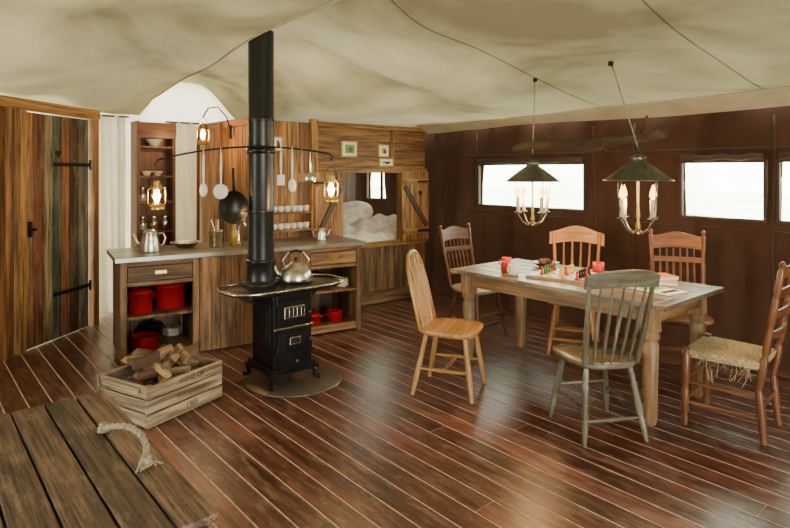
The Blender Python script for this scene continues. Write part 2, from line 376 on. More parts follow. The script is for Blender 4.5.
heart(m,.40,-.02,1.72,1.3)
m.build('door_1',(.8,5.88,0),ang,bevel=.003)

# ------------------------------------------------------------ curtains
def curtain(xa,xb,y,z0,z1,name,f=34,tie=0):
    m=MB()
    def fn(a,b):
        X=xa+(xb-xa)*a; Z=z0+(z1-z0)*b
        k=.6+.4*(1-b)
        return (X,y+.028*k*math.sin(X*f+.7*math.sin(Z*1.6))+.012*math.sin(X*f*2.3+Z),Z)
    m.grid(fn,90,16,CURT); m.rod((xa-.03,y,z1+.0),(xb+.03,y,z1+.0),.01,IRON)
    m.build(name)
curtain(1.2,1.90,6.82,.02,2.16,'curtain'); curtain(2.36,2.70,6.82,.02,2.13,'curtain',40)
m=MB(); cx0,cx1=1.92,2.34
for x in (cx0+.02,cx1-.02): m.box((x,6.62,1.05),(.035,.22,2.1),DARKC)
m.box(((cx0+cx1)/2,6.72,1.05),(.40,.02,2.1),DARKC)
for z in (.05,.5,.9,1.22,1.5,1.82,2.08): m.box(((cx0+cx1)/2,6.62,z),(.38,.2,.022),DARKC)
m.box(((cx0+cx1)/2,6.505,2.0),(.42,.015,.16),DARKC)
for z,n in ((1.231,3),(.911,3),(1.511,2)):
    for i in range(n):
        x=cx0+.09+i*.12
        if z<1.5:
            m.lathe((x,6.60,z),[(0,0),(.045,0),(.047,.1),(.038,.125),(.036,.13),(0,.13)],JAR,16); m.lathe((x,6.60,z),[(0,.005),(.04,.005),(.04,.07),(0,.07)],[PAPER,OAK,MAHO][i%3],12); m.lathe((x,6.60,z),[(0,.13),(.04,.13),(.04,.155),(0,.155)],CHROME,16)
        else: m.lathe((x+.04,6.60,z),[(0,0),(.03,0),(.06,.05),(.055,.05),(.026,.006),(0,.006)],WHITE,16)
m.lathe((2.13,6.60,1.831),[(0,0),(.04,0),(.09,.08),(.085,.08),(.036,.008),(0,.008)],WHITE,18)
m.build('jar_shelf_cabinet',bevel=.002)

# ------------------------------------------------------------ box bed cabin
YC=5.35; m=MB()
m.M=Matrix.Translation((2.76,0,0))@Matrix.Rotation(math.radians(90),4,'Z')
m.planks(YC+.02,6.85,0,2.1,0,.025,.16,PINE); 
m.M=Matrix()
m.box((2.76,YC+.0,1.06),(.08,.08,2.12),PINE); m.box((2.72,6.2,1.06),(.05,.07,2.1),PINE)
m.box((2.76,6.1,2.08),(.06,1.5,.08),PINE)
m.planks(2.80,3.35,0,2.08,YC,.025,.15,PINE)
m.box((3.39,YC-.02,1.06),(.075,.07,2.12),PINE,rv=.33)
m.planks(3.42,5.05,1.56,2.06,YC,.025,.165,PINE,vert=False)
m.box((4.23,YC-.03,2.075),(1.64,.06,.05),PINE); m.box((4.23,YC-.03,1.565),(1.64,.05,.05),PINE)
m.box((4.5,YC-.015,1.82),(.05,.03,.5),PINE)
m.planks(3.42,5.05,0,.70,YC,.025,.17,CABW)
m.box((4.23,YC-.03,.70),(1.64,.05,.06),PINE,rv=.3); m.box((4.23,YC-.02,.08),(1.64,.03,.14),CABW)
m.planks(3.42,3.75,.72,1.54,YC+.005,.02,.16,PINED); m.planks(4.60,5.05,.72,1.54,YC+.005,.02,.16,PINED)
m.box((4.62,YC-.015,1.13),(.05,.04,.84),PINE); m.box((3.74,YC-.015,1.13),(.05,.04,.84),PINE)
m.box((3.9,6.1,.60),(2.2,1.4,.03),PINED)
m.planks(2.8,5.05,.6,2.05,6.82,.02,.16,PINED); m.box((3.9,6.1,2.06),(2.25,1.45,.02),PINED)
cabin=m.build('box_bed_cabin',bevel=.003)
def zdoor(name,xc,w,flip,ht=.84):
    m=MB(); n=3
    for i in range(n): m.box((-w/2+w/n*(i+.5),0,0),(w/n-.004,.022,ht),PINE)
    for z in (-ht*.36,ht*.36): m.box((0,-.02,z),(w-.03,.018,.075),PINE,rv=.3)
    a=math.atan2(ht*.6,w-.08); m.box((0,-.02,0),(math.hypot(ht*.6,w-.1),.017,.06),PINED,rot=(0,(-a if flip else a),0))
    for z in (-ht*.36,ht*.36): m.box((.12*(-1 if flip else 1),-.032,z),(.2,.006,.025),IRON)
    heart(m,0 if flip else .08,-.013,.16,1.1)
    m.build(name,(xc,YC-.065,1.13),0,bevel=.002,parent=cabin)
zdoor('shutter_door_1',3.56,.37,True); zdoor('shutter_door_2',4.83,.45,False)
m=MB()
def bed(a,b):
    X=2.9+2.1*a; Y=YC+.10+1.3*b
    e=min(1,min(a,1-a)*14)*min(1,min(b,1-b)*10)
    z=.72+e**.5*(.14+.07*math.sin(X*4+1)+.04*math.sin(X*9+Y*7)+.02*math.sin(X*23-Y*15)+.12*math.exp(-((X-4.1)/.4)**2-((Y-6.0)/.3)**2)+.03*math.sin(Y*13+X*3))
    return (X,Y,z)
m.grid(bed,70,50,LINEN); m.box((3.95,6.1,.67),(2.1,1.3,.11),LINEN)
for px,py,pz,ry in ((3.75,6.05,1.02,.2),(4.55,6.2,1.0,-.25)):
    m.M=Matrix.Translation((px,py,pz))@Euler((.5,ry,.1)).to_matrix().to_4x4()
    m.sphere((0,0,0),.3,LINEN,(1.1,.75,.38),24)
m.M=Matrix(); m.build('bed_duvet')
light('bed_nook_fill',(4.7,5.9,1.85),6,(1,.88,.70),.06)  # added fill lamp without a fixture, brightens the bed nook
def picture(xc,zc,w,h,mt):
    m=MB(); m.box((0,0,0),(w,.02,h),FRAMEY); m.box((0,-.011,0),(w-.035,.006,h-.035),PAPER); m.box((0,-.015,0),(w-.08,.004,h-.07),mt); m.box((.01,-.018,-.01),(w*.25,.003,h*.3),PINED)
    m.build('framed_picture',(xc,YC-.024,zc),0)
picture(3.86,1.81,.21,.17,GREENP); picture(4.36,1.80,.15,.14,MAG); picture(4.40,1.665,.2,.09,PINED); picture(2.95,1.84,.11,.14,MAHO)
m=MB(); 
for z in (1.13,.95): m.box((3.07,YC-.08,z),(.50,.12,.02),PINE)
for x in (2.84,3.31): m.box((x,YC-.07,1.05),(.02,.10,.28),PINE)
m.build('mug_shelf',bevel=.002)
m=MB()
for z in (1.141,.961):
    for i in range(6):
        x=2.88+i*.077; m.lathe((x,YC-.08,z),[(0,0),(.027,0),(.031,.06),(.028,.06),(.024,.006),(0,.006)],WHITE,14)
        m.tube([(x-.03,YC-.09,z+.048),(x-.048,YC-.10,z+.04),(x-.048,YC-.10,z+.02),(x-.028,YC-.09,z+.013)],.004,WHITE,6)
m.build('mug_row')

# ------------------------------------------------------------ kitchen counter
CY=math.radians(-9.1); CO=Vector((1.33,4.91,0))
def cpt(x,y,z=0): return (CO.x+x*math.cos(CY)-y*math.sin(CY),CO.y+x*math.sin(CY)+y*math.cos(CY),z)
m=MB(); dp=.64; H=.83
def cab(xa,xb,drawer=True,shelves=(.42,)):
    for x in (xa+.02,xb-.02): m.box((x,.03,H/2),(.05,.05,H),CABW)
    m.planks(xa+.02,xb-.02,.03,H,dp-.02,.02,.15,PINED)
    m.box(((xa+xb)/2,.02,H-.02),(xb-xa-.09,.04,.04),CABW)
    if drawer:
        m.box(((xa+xb)/2,.02,H-.105),(xb-xa-.10,.03,.115),CABW); m.box(((xa+xb)/2,.02,H-.185),(xb-xa-.09,.04,.03),CABW)
        m.box(((xa+xb)/2,0,H-.10),(.09,.008,.03),BRASS); m.tube([((xa+xb)/2-.03,-.005,H-.11),((xa+xb)/2,-.022,H-.118),((xa+xb)/2+.03,-.005,H-.11)],.004,BRASS,6)
    for z in shelves: m.box(((xa+xb)/2,dp/2,z),(xb-xa-.05,dp-.05,.022),CABW)
    m.box(((xa+xb)/2,dp/2,.06),(xb-xa-.05,dp-.04,.022),CABW); m.box(((xa+xb)/2,.03,.05),(xb-xa-.09,.03,.07),CABW)
cab(0,.60,True,(.37,)); 
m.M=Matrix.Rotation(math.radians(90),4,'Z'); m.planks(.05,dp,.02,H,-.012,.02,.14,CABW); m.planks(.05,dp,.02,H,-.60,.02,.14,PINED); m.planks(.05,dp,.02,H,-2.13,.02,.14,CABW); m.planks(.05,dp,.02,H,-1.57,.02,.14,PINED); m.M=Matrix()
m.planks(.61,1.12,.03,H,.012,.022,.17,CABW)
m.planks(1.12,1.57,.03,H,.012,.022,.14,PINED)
cab(1.57,2.15,True,(.40,))
m.box((1.075,dp/2,H+.018),(2.24,dp+.06,.036),WORKTOP)
m.build('kitchen_counter',tuple(CO),CY,bevel=.003)
def pot(name,loc,r,h,mat,lid=True,yaw=0):
    m=MB(); m.lathe((0,0,0),[(0,0),(r*.96,0),(r,.01),(r,h),(r*1.03,h+.004),(r*.96,h+.004),(r*.96,h-.01),(0,h-.01)] if not lid else [(0,0),(r*.96,0),(r,.01),(r,h),(r*1.04,h),(r*1.04,h+.008),(r*.6,h+.03),(0,h+.036)],mat,28)
    if lid: m.lathe((0,0,h+.034),[(.008,0),(.008,.012),(.018,.018),(.016,.028),(0,.03)],BLACK,12)
    for s_ in (-1,1): m.tube([(s_*(r-.002),-.035,h*.75),(s_*(r+.028),-.03,h*.77),(s_*(r+.028),.03,h*.77),(s_*(r-.002),.035,h*.75)],.006,mat,8)
    return m.build(name,loc,yaw)
pot('red_enamel_pot',cpt(.165,.16,.382),.095,.17,RED); pot('red_enamel_pot',cpt(.41,.25,.382),.125,.19,RED)
pot('red_enamel_pot',cpt(.20,.18,.072),.11,.11,RED,False); pot('cast_iron_casserole',cpt(.30,.47,.072),.09,.12,IRON)
pot('red_enamel_pot',cpt(1.71,.16,.072),.075,.09,RED); pot('red_enamel_pot',cpt(1.95,.18,.072),.08,.10,RED,False)
pot('cast_iron_casserole',cpt(1.80,.25,.412),.11,.11,IRON)
def dishes(loc,n,r):
    m=MB()
    for i in range(n): m.lathe((0,0,i*.011),[(0,0),(r*.6,0),(r,.016),(r*.97,.018),(r*.58,.005),(0,.005)],WHITE,26)
    m.build('plate_stack',loc)
dishes(cpt(2.02,.16,.412),7,.07); dishes(cpt(.48,.50,.072),6,.09)
def bottle(loc,h,r,mt):
    m=MB(); m.lathe((0,0,0),[(0,0),(r,0),(r,h*.6),(r*.4,h*.78),(r*.38,h),(0,h)],mt,18); m.build('bottle',loc)
BOT=plain('bottle_green_glass',(.03,.07,.03),.1); OIL=plain('oil_bottle',(.35,.24,.05),.1)
bottle(cpt(1.22,.50,.867),.26,.035,BOT); bottle(cpt(.99,.30,.867),.22,.03,OIL)
def coffee(name,loc,yaw,s=1):
    m=MB(); m.M=Matrix.Scale(s,4)
    m.lathe((0,0,0),[(0,0),(.078,0),(.08,.01),(.066,.10),(.055,.15),(.058,.155),(.05,.165),(.02,.185),(0,.187)],STEEL,28); m.sphere((0,0,.195),.012,BLACK)
    m.tube([(.07,0,.05),(.105,0,.09),(.12,0,.14),(.135,0,.15)],[.018,.014,.010,.008],STEEL,10)
    m.tube([(-.058,0,.145),(-.10,0,.15),(-.115,0,.11),(-.10,0,.06),(-.072,0,.04)],.008,STEEL,8)
    m.build(name,loc,yaw)
coffee('coffee_pot',cpt(.26,.28,.867),math.radians(160),1.05); coffee('coffee_pot',cpt(1.86,.30,.867),math.radians(-30),.7)
m=MB(); m.lathe((0,0,0),[(0,0),(.06,0),(.065,.01),(.065,.15),(.07,.155),(.06,.155),(.06,.02),(0,.02)],CHROME,24)
for i in range(5): m.rod((U(-.03,.03),U(-.03,.03),.03),(U(-.06,.06),U(-.06,.06),.25),.005,CHROME if i%2 else OAK,8)
m.build('utensil_canister',cpt(.82,.30,.867))
m=MB(); m.lathe((0,0,0),[(0,0),(.035,0),(.02,.02),(.015,.03),(.015,.2),(.02,.21),(.0,.22)],CHROME,16)
m.tube([(0,0,.19),(0,-.05,.24),(0,-.12,.23),(0,-.15,.17)],.011,CHROME,10); m.tube([(0,0,.2),(.04,0,.26),(.10,0,.28)],.007,CHROME,8)
m.build('water_pump_tap',cpt(1.06,.42,.867))
m=MB(); m.lathe((0,0,0),[(0,0),(.07,0),(.13,.05),(.135,.05),(.125,.045),(.068,.008),(0,.008)],CHROME,30); m.build('metal_bowl',cpt(.58,.42,.867))

# ------------------------------------------------------------ stove
SX,SY=2.17,3.85
m=MB(); m.lathe((0,0,0),[(0,.010),(.35,.010),(.36,.005),(.36,0),(0,0)],ASH,48); m.build('hearth_plate',(2.24,3.79,.0015))
m=MB()
w_,d_=.31,.33
m.box((0,0,.40),(w_,d_,.50),IRON)
m.box((0,0,.135),(w_+.05,d_+.05,.03),IRON); m.box((0,0,.115),(w_+.09,d_+.08,.02),IRON)
for sx in (-1,1):
    for sy in (-1,1):
        px,py=sx*(w_/2+.015),sy*(d_/2+.01)
        m.tube([(px*.9,py*.9,.12),(px*1.06,py*1.06,.09),(px*1.02,py*1.02,.045),(px*1.2,py*1.2,.033)],[.03,.024,.016,.02],IRON,10)
m.box((0,0,.655),(w_+.04,d_+.04,.03),IRON)
fy=-d_/2
m.box((0,fy-.012,.53),(w_-.05,.02,.17),IRON); m.box((0,fy-.024,.54),(.17,.008,.085),CHROME); m.box((0,fy-.03,.54),(.145,.006,.06),BLACK)
for i in range(4): m.box((-.05+i*.033,fy-.034,.54),(.006,.004,.06),CHROME)
m.box((0,fy-.012,.335),(w_-.05,.02,.16),IRON); m.box((0,fy-.024,.335),(.19,.008,.10),IRON)
m.box((0,fy-.03,.335),(.09,.008,.055),CHROME); m.box((0,fy-.036,.335),(.07,.004,.035),BLACK)
m.box((0,fy-.012,.195),(w_-.05,.02,.09),IRON)
for x,z in ((.11,.53),(.11,.335),(.0,.195)): m.rod((x,fy-.02,z),(x,fy-.06,z),[(0,.006),(.5,.006),(.6,.014),(1,.012)],CHROME,10)
for z in (.43,.245): m.box((0,fy-.01,z),(w_+.015,.03,.014),CHROME if z>.4 else IRON)
for z in (.25,.60): 
    for x in (-.14,.14): m.rod((x,fy-.02,z),(x,fy-.02,z+.06),.008,IRON,8)
for sx in (-1,1):
    m.box((sx*(w_/2+.005),0,.45),(.012,d_-.08,.28),IRON); m.box((sx*(w_/2+.01),0,.45),(.012,d_-.16,.18),IRON)
out=[]
L,W=.95,.46
for k in range(40):
    t=2*math.pi*k/40; c,s_=math.cos(t),math.sin(t)
    out.append((math.copysign(abs(c)**.55,c)*L/2+.04,math.copysign(abs(s_)**.7,s_)*W/2+.04))
m.prism(out,.672,.69,IRON,.004)
rail=[((x-.04)*1.03+.04,(y-.04)*1.05+.04,.70) for x,y in out]
m.tube(rail,.008,CHROME,8,closed=True)
for sx in (-.36,.42): m.tube([(sx,.04,.672),(sx*.75,.02,.62),(sx*.4,.0,.58)],.012,IRON,8)
m.lathe((.10,.02,.69),[(0,.004),(.10,.004),(.105,0)],IRON,28)
m.box((-.05,.22,.66),(.24,.16,.06),IRON)
zt=min(ceilz(SX-.05+.1*math.cos(q),SY+.23+.1*math.sin(q)) for q in [k*.4 for k in range(16)])-.69-.004
m.lathe((-.05,.23,.69),[(.15,0),(.15,.012),(.115,.03),(.108,.16),(.118,.17),(.118,.185),(.1,.19)],PIPE,32)
m.lathe((-.05,.23,.69),[(.098,.15),(.098,.55),(.103,.552),(.103,.57),(.098,.572),(.098,1.25),(.103,1.252),(.103,1.27),(.098,1.272),(.098,zt)],PIPE,40)
m.rod((-.15,.23,1.25),(-.20,.23,1.25),.006,CHROME,8)
m.build('wood_burning_stove',(SX,SY,0),0,bevel=.003)
m=MB(); m.lathe((0,0,0),[(0,0),(.115,0),(.125,.008),(.128,.03),(.115,.085),(.08,.125),(.055,.135),(.055,.142),(.03,.155),(0,.158)],STEEL,36)
m.lathe((0,0,.157),[(.006,0),(.006,.012),(.016,.018),(.014,.03),(0,.032)],BLACK,12)
m.tube([(.11,0,.05),(.145,0,.075),(.165,0,.12),(.185,0,.135)],[.022,.018,.013,.011],STEEL,12)
m.tube([(-.085,0,.115),(-.10,0,.17),(-.06,0,.225),(0,0,.24),(.06,0,.225),(.10,0,.17),(.085,0,.115)],.006,STEEL,8); m.tube([(-.05,0,.23),(0,0,.242),(.05,0,.23)],.012,BLACK,10)
m.build('kettle',(2.34,3.93,.698),math.radians(150))
m=MB(); m.M=Matrix.Rotation(math.radians(90),4,'X')
m.lathe((0,0,0),[(0,0),(.10,0),(.125,.035),(.128,.035),(.104,-.004),(0,-.004)],IRON,32); m.M=Matrix()
m.tube([(0,-.03,.12),(0,-.04,.2),(0,-.04,.30)],[.012,.010,.010],IRON,8)
m.build('hanging_frying_pan',(1.96,4.18,1.28),math.radians(-55))

# ---------------- utensil rack around the chimney
RY=math.radians(-40.5); PX,PY=SX-.05,SY+.23
m=MB(); zr=1.72
m.lathe((0,0,zr-.03),[(.105,0),(.112,0),(.112,.05),(.105,.05)],IRON,24)
yo=-.125
def barz(x): return zr+.02-.10*(x/.75)**2
bp=[(-.74+1.28*i/24,yo,barz(-.74+1.28*i/24)) for i in range(25)]
m.tube(bp,.007,IRON,8)
m.tube([bp[0],(-.77,yo,bp[0][2]-.04),(-.75,yo,bp[0][2]-.06)],.006,IRON,6); m.tube([bp[-1],(.57,yo,bp[-1][2]-.03),(.55,yo,bp[-1][2]-.05)],.006,IRON,6)
for x in (-.05,.05): m.tube([(x,-.10,zr),(x,yo,zr+.02)],.007,IRON,6)
m.build('utensil_rack',(PX,PY,0),RY)
def utensil(x,kind,L,mt):
    m=MB(); z=barz(x)-.004
    m.tube([(0,0,0),(.0,-.012,.01),(0,-.012,-.02),(0,-.008,-.04)],.003,mt,6)
    m.rod((0,-.008,-.03),(0,-.008,-L*.72),[(0,.006),(.5,.009),(1,.006)],mt,8)
    if kind=='ladle': m.sphere((0,-.02,-L*.85),.045,mt,(1,.5,1))
    elif kind=='skim':
        m.M=Matrix.Translation((0,-.01,-L*.84))@Matrix.Rotation(math.radians(90),4,'X'); m.lathe((0,0,0),[(0,0),(.045,0),(.055,.012),(.057,.008),(.046,-.004),(0,-.004)],mt,20); m.M=Matrix()
    elif kind=='spat': m.box((0,-.008,-L*.86),(.055,.005,L*.28),mt)
    elif kind=='spoon': m.sphere((0,-.01,-L*.86),.03,mt,(1,.3,1.7))
    m.build('hanging_utensil',(PX+math.cos(RY)*x-math.sin(RY)*yo,PY+math.sin(RY)*x+math.cos(RY)*yo,z),RY)
utensil(-.40,'spoon',.34,WHITE); utensil(-.27,'skim',.38,WHITE)
utensil(.18,'spat',.28,WHITE); utensil(.265,'spoon',.32,WHITE); utensil(.335,'spat',.24,OAK); utensil(.40,'ladle',.24,CHROME)
def lantern(name,loc,s=1,e=6):
    m=MB(); m.M=Matrix.Scale(s,4)
    m.lathe((0,0,0),[(0,0),(.055,0),(.058,.01),(.055,.035),(.03,.05),(.026,.06),(.02,.062)],BRASS,20)
    m.lathe((0,0,0),[(.024,.062),(.04,.085),(.043,.11),(.034,.145),(.028,.155)],GLASS,20)
    m.lathe((0,0,0),[(.03,.155),(.04,.16),(.032,.185),(.024,.2),(.03,.203),(.012,.225),(0,.226)],BRASS,20)
    for sx in(-1,1): m.tube([(sx*.05,0,.03),(sx*.065,0,.06),(sx*.065,0,.15),(sx*.03,0,.19)],.005,BRASS,6)
    m.tube([(-.05,0,.17),(-.06,0,.22),(-.03,0,.27),(0,0,.285),(.03,0,.27),(.06,0,.22),(.05,0,.17)],.003,IRON,6)
    m.lathe((0,0,.068),[(.0,0),(.016,.014),(.014,.035),(0,.072)],LGLOW,12)
    ob=m.build(name,loc); light('lantern_light',(0,0,.10*s),e,(1,.56,.23),.03,ob); return ob
def rk(x,z): return (PX+math.cos(RY)*x-math.sin(RY)*yo,PY+math.sin(RY)*x+math.cos(RY)*yo,z)
lantern('hanging_oil_lantern',rk(-.755,1.262),1.0,34); lantern('hanging_oil_lantern',rk(.555,1.32),.95,30)
m=MB(); m.tube([(2.70,5.9,2.0),(2.66,5.9,2.14),(2.56,5.9,2.24),(2.46,5.9,2.22),(2.41,5.9,2.14),(2.40,5.9,2.12)],.008,IRON,8); m.box((2.70,5.9,1.98),(.02,.04,.14),IRON); m.build('lantern_bracket')
lantern('hanging_oil_lantern',(2.40,5.9,1.835),1.0,32)

# ------------------------------------------------------------ crate + firewood
cy=math.radians(20); m=MB(); L,W,Hh=.60,.48,.27; CX_,CY_=1.32,3.93
for z in (.04,.125,.21):
    for sy in(-1,1): m.box((0,sy*(W/2-.006),z+.006),(L,.012,.076),CRATE)
    for sx in(-1,1): m.box((sx*(L/2-.018),0,z+.006),(.012,W-.024,.076),CRATE)
for sx in(-1,1):
    for sy in(-1,1): m.box((sx*(L/2-.036),sy*(W/2-.028),.13),(.03,.03,.25),CRATE)
    m.box((sx*(L/2+.004),0,.225),(.018,W*.7,.03),CRATE)
for i in range(5): m.box((0,-W/2+.05+i*.095,.008),(L-.04,.085,.012),CRATE)
crate=m.build('wooden_crate',(CX_,CY_,.002),cy,bevel=.0015)
for txt,z,sz in (('WINE OF',.205,.05),('BORDEAUX',.120,.045),('1985',.035,.05)):
    cu=bpy.data.curves.new('stencil',type='FONT'); cu.body=txt; cu.size=sz; cu.extrude=.0006; cu.align_x='CENTER'
    o=bpy.data.objects.new('stencil_text',cu); COL.objects.link(o); o.parent=crate; o.location=(.04,-W/2-.0015,z); o.rotation_euler=(math.radians(90),0,0); cu.materials.append(PINED)
m=MB(); random.seed(8)
for i in range(66):
    lay=i//14; x=U(-.2,.2); y=U(-.15,.15); z=.05+.068*lay+U(0,.02)
    if lay>=3: x*=.85; y*=.85
    m.M=Matrix.Translation((x,y,z))@Euler((U(-.3,.3),U(-.35,.35) if lay>1 else U(-.1,.1),U(-1.5,1.5) if lay>1 else U(-.15,.15))).to_matrix().to_4x4()
    r=U(.026,.042); Lg=U(.13,.22) if lay>1 else .16; n=5
    an=sorted([U(0,6.28) for _ in range(2)]+[0,2.1,4.2]); ring=[(r*U(.7,1.1)*math.cos(t),r*U(.7,1.1)*math.sin(t)) for t in an]
    vs=[(-Lg/2,a,b) for a,b in ring]+[(Lg/2,a*U(.8,1.1),b*U(.8,1.1)) for a,b in ring]
    m.add(vs,[tuple(reversed(range(n))),tuple(range(n,2*n))]+[(k,(k+1)%n,n+(k+1)%n,n+k) for k in range(n)],BARK)
m.M=Matrix(); m.build('firewood_pile',(CX_,CY_,0),cy,bevel=.003)

# ------------------------------------------------------------ trunk with rope handle
m=MB(); tx0,tx1,ty0,ty1=-.02,.785,1.8,3.17; TZ=.45
n=6; w=(tx1-tx0)/n
for i in range(n): m.box((tx0+w*(i+.5),(ty0+ty1)/2,TZ-.014),(w-.009,ty1-ty0+U(-.008,.008),.028),TRUNK,rv=[.2,.9,.5,.1,.7,.35][i])
for y in (ty0+.12,ty1-.12): m.box(((tx0+tx1)/2,y,TZ-.04),(tx1-tx0-.06,.08,.022),TRUNK)
for z in (.07,.2,.33):
    for y in (ty0+.03,ty1-.03): m.box(((tx0+tx1)/2,y,z),(tx1-tx0-.04,.024,.125),TRUNK)
    for x in (tx0+.03,tx1-.03): m.box((x,(ty0+ty1)/2,z),(.024,ty1-ty0-.08,.125),TRUNK)
for x in [tx0+w*(i+.5) for i in range(n)]:
    for y in (ty0+.10,ty0+.14,ty1-.12): m.rod((x,y,TZ-.002),(x,y,TZ+.001),.005,IRON,8)
m.build('wooden_trunk',bevel=.004)
m=MB(); P=[(.655,2.66,.462),(.66,2.62,.485),(.675,2.57,.502),(.705,2.50,.513),(.725,2.42,.51),(.725,2.34,.495),(.71,2.29,.48),(.70,2.27,.462)]
S=[]
for i in range(len(P)-1):
    p0=Vector(P[max(0,i-1)]);p1=Vector(P[i]);p2=Vector(P[i+1]);p3=Vector(P[min(len(P)-1,i+2)])
    for k in range(6):
        t=k/6; S.append(.5*((2*p1)+(-p0+p2)*t+(2*p0-5*p1+4*p2-p3)*t*t+(-p0+3*p1-3*p2+p3)*t**3))
S.append(Vector(P[-1]))
for st in range(3):
    m.tube([p+Vector((math.cos(i*.75+st*2.1)*.006,0,math.sin(i*.75+st*2.1)*.006)) for i,p in enumerate(S)],.0075,ROPE,8)
for cx,cyy in ((.655,2.67),(.70,2.26)):
    for q in range(3): m.tube([(cx+(.020-.004*q)*math.cos(t),cyy+(.020-.004*q)*math.sin(t),.459+.011*q) for t in [2*math.pi*k/14 for k in range(14)]],.0085,ROPE,8,closed=True)
for k in range(5): m.tube([(.70,2.26,.472),(.70+.03*math.cos(k),2.24-.02*R(),.468),(.70+.05*math.cos(k),2.23-.03*R(),.456)],.0035,ROPE,6)
m.build('rope_handle')

# ------------------------------------------------------------ table
m=MB(); TX0,TX1,TY0,TY1=3.42,4.30,1.56,3.32; tz=.76; n=6; w=(TX1-TX0)/n
for i in range(n): m.box((TX0+w*(i+.5),(TY0+TY1)/2,tz-.016),(w-.008,TY1-TY0-.16,.032),TABLE,rv=[.1,.6,.9,.3,.75,.45][i])
for y in (TY0+.04,TY1-.04): m.box(((TX0+TX1)/2,y,tz-.016),(TX1-TX0,.077,.032),TABLE)
for x in (TX0+.1,TX1-.1): m.box((x,(TY0+TY1)/2,tz-.085),(.026,TY1-TY0-.25,.105),TLEG)
for y in (TY0+.12,TY1-.12): m.box(((TX0+TX1)/2,y,tz-.085),(TX1-TX0-.22,.026,.105),TLEG)
for x in (TX0+.1,TX1-.1):
    for y in (TY0+.14,TY1-.12):
        m.box((x,y,tz-.032-.08),(.095,.095,.16),TLEG)
        m.rod((x,y,0),(x,y,tz-.18),[(0,.034),(.05,.042),(.5,.048),(.84,.052),(.88,.038),(.92,.056),(1,.05)],TLEG,8)
m.build('dining_table',bevel=.004)
def mug(loc,mt,r=.04,h=.085,yaw=0):
    m=MB(); m.lathe((0,0,0),[(0,0),(r*.85,0),(r,.02),(r,h),(r*.92,h),(r*.9,.01),(0,.008)],mt,22); m.tube([(r-.002,0,h*.8),(r+.022,0,h*.75),(r+.022,0,h*.35),(r-.003,0,h*.25)],.005,mt,8); m.build('mug',loc,yaw)
mug((3.80,3.04,tz+.001),REDM,yaw=2); mug((3.56,2.78,tz+.001),WHITE,yaw=3); mug((3.62,2.90,tz+.001),REDM,yaw=1); mug((4.12,2.40,tz+.001),REDM,.043,.09,1)
m=MB(); m.lathe((0,0,0),[(0,0),(.05,0),(.11,.045),(.115,.045),(.104,.044),(.048,.008),(0,.008)],MAHO,28)
for i in range(6): m.sphere((U(-.045,.045),U(-.045,.045),.035+U(0,.015)),.024,PINED)
m.build('nut_bowl',(4.06,2.84,tz+.001))
m=MB(); bs=.38
m.box((0,0,.010),(bs+.04,bs+.04,.02),OAK)
for i in range(8):
    for j in range(8): m.box((-bs/2+bs/8*(i+.5),-bs/2+bs/8*(j+.5),.0215),(bs/8,bs/8,.003),PAPER if (i+j)%2 else MAHO)
GRN=plain('green_game_piece',(.05,.18,.05),.3); YEL=plain('yellow_game_piece',(.75,.5,.06),.3)
for k in range(18):
    i,j=k%6,k//6; x=-bs/2+bs/8*(i+1.5 if j else i+.5)
    m.lathe((x+U(-.005,.005),-bs/2+bs/8*([.5,3.5,6.5][j]),.023),[(0,0),(.017,0),(.015,.008),(.008,.022),(.006,.038),(.012,.044),(.009,.056),(0,.062)],[BLACK,YEL,GRN][j] if k%4 else REDM,12)
m.build('board_game',(3.80,2.50,tz+.001),math.radians(12))
m=MB(); m.box((0,0,.010),(.24,.33,.02),PAPER); m.box((0,0,.0215),(.24,.33,.003),MAG); m.box((.02,.03,.0238),(.13,.12,.001),GREENP); m.build('magazine',(4.12,1.98,tz+.001),math.radians(25))
m=MB(); m.box((0,0,.004),(.21,.29,.007),PAPER); m.box((0,.05,.0081),(.16,.10,.001),GREENP); m.box((0,-.08,.0081),(.16,.04,.001),BLACK); m.build('magazine',(3.84,1.80,tz+.001),math.radians(-10))
m=MB(); m.box((0,0,.0),(.16,.24,.022),PAPER); m.box((0,0,.0125),(.16,.24,.003),MAG); m.build('book',(4.13,1.95,tz+.0365),math.radians(60))

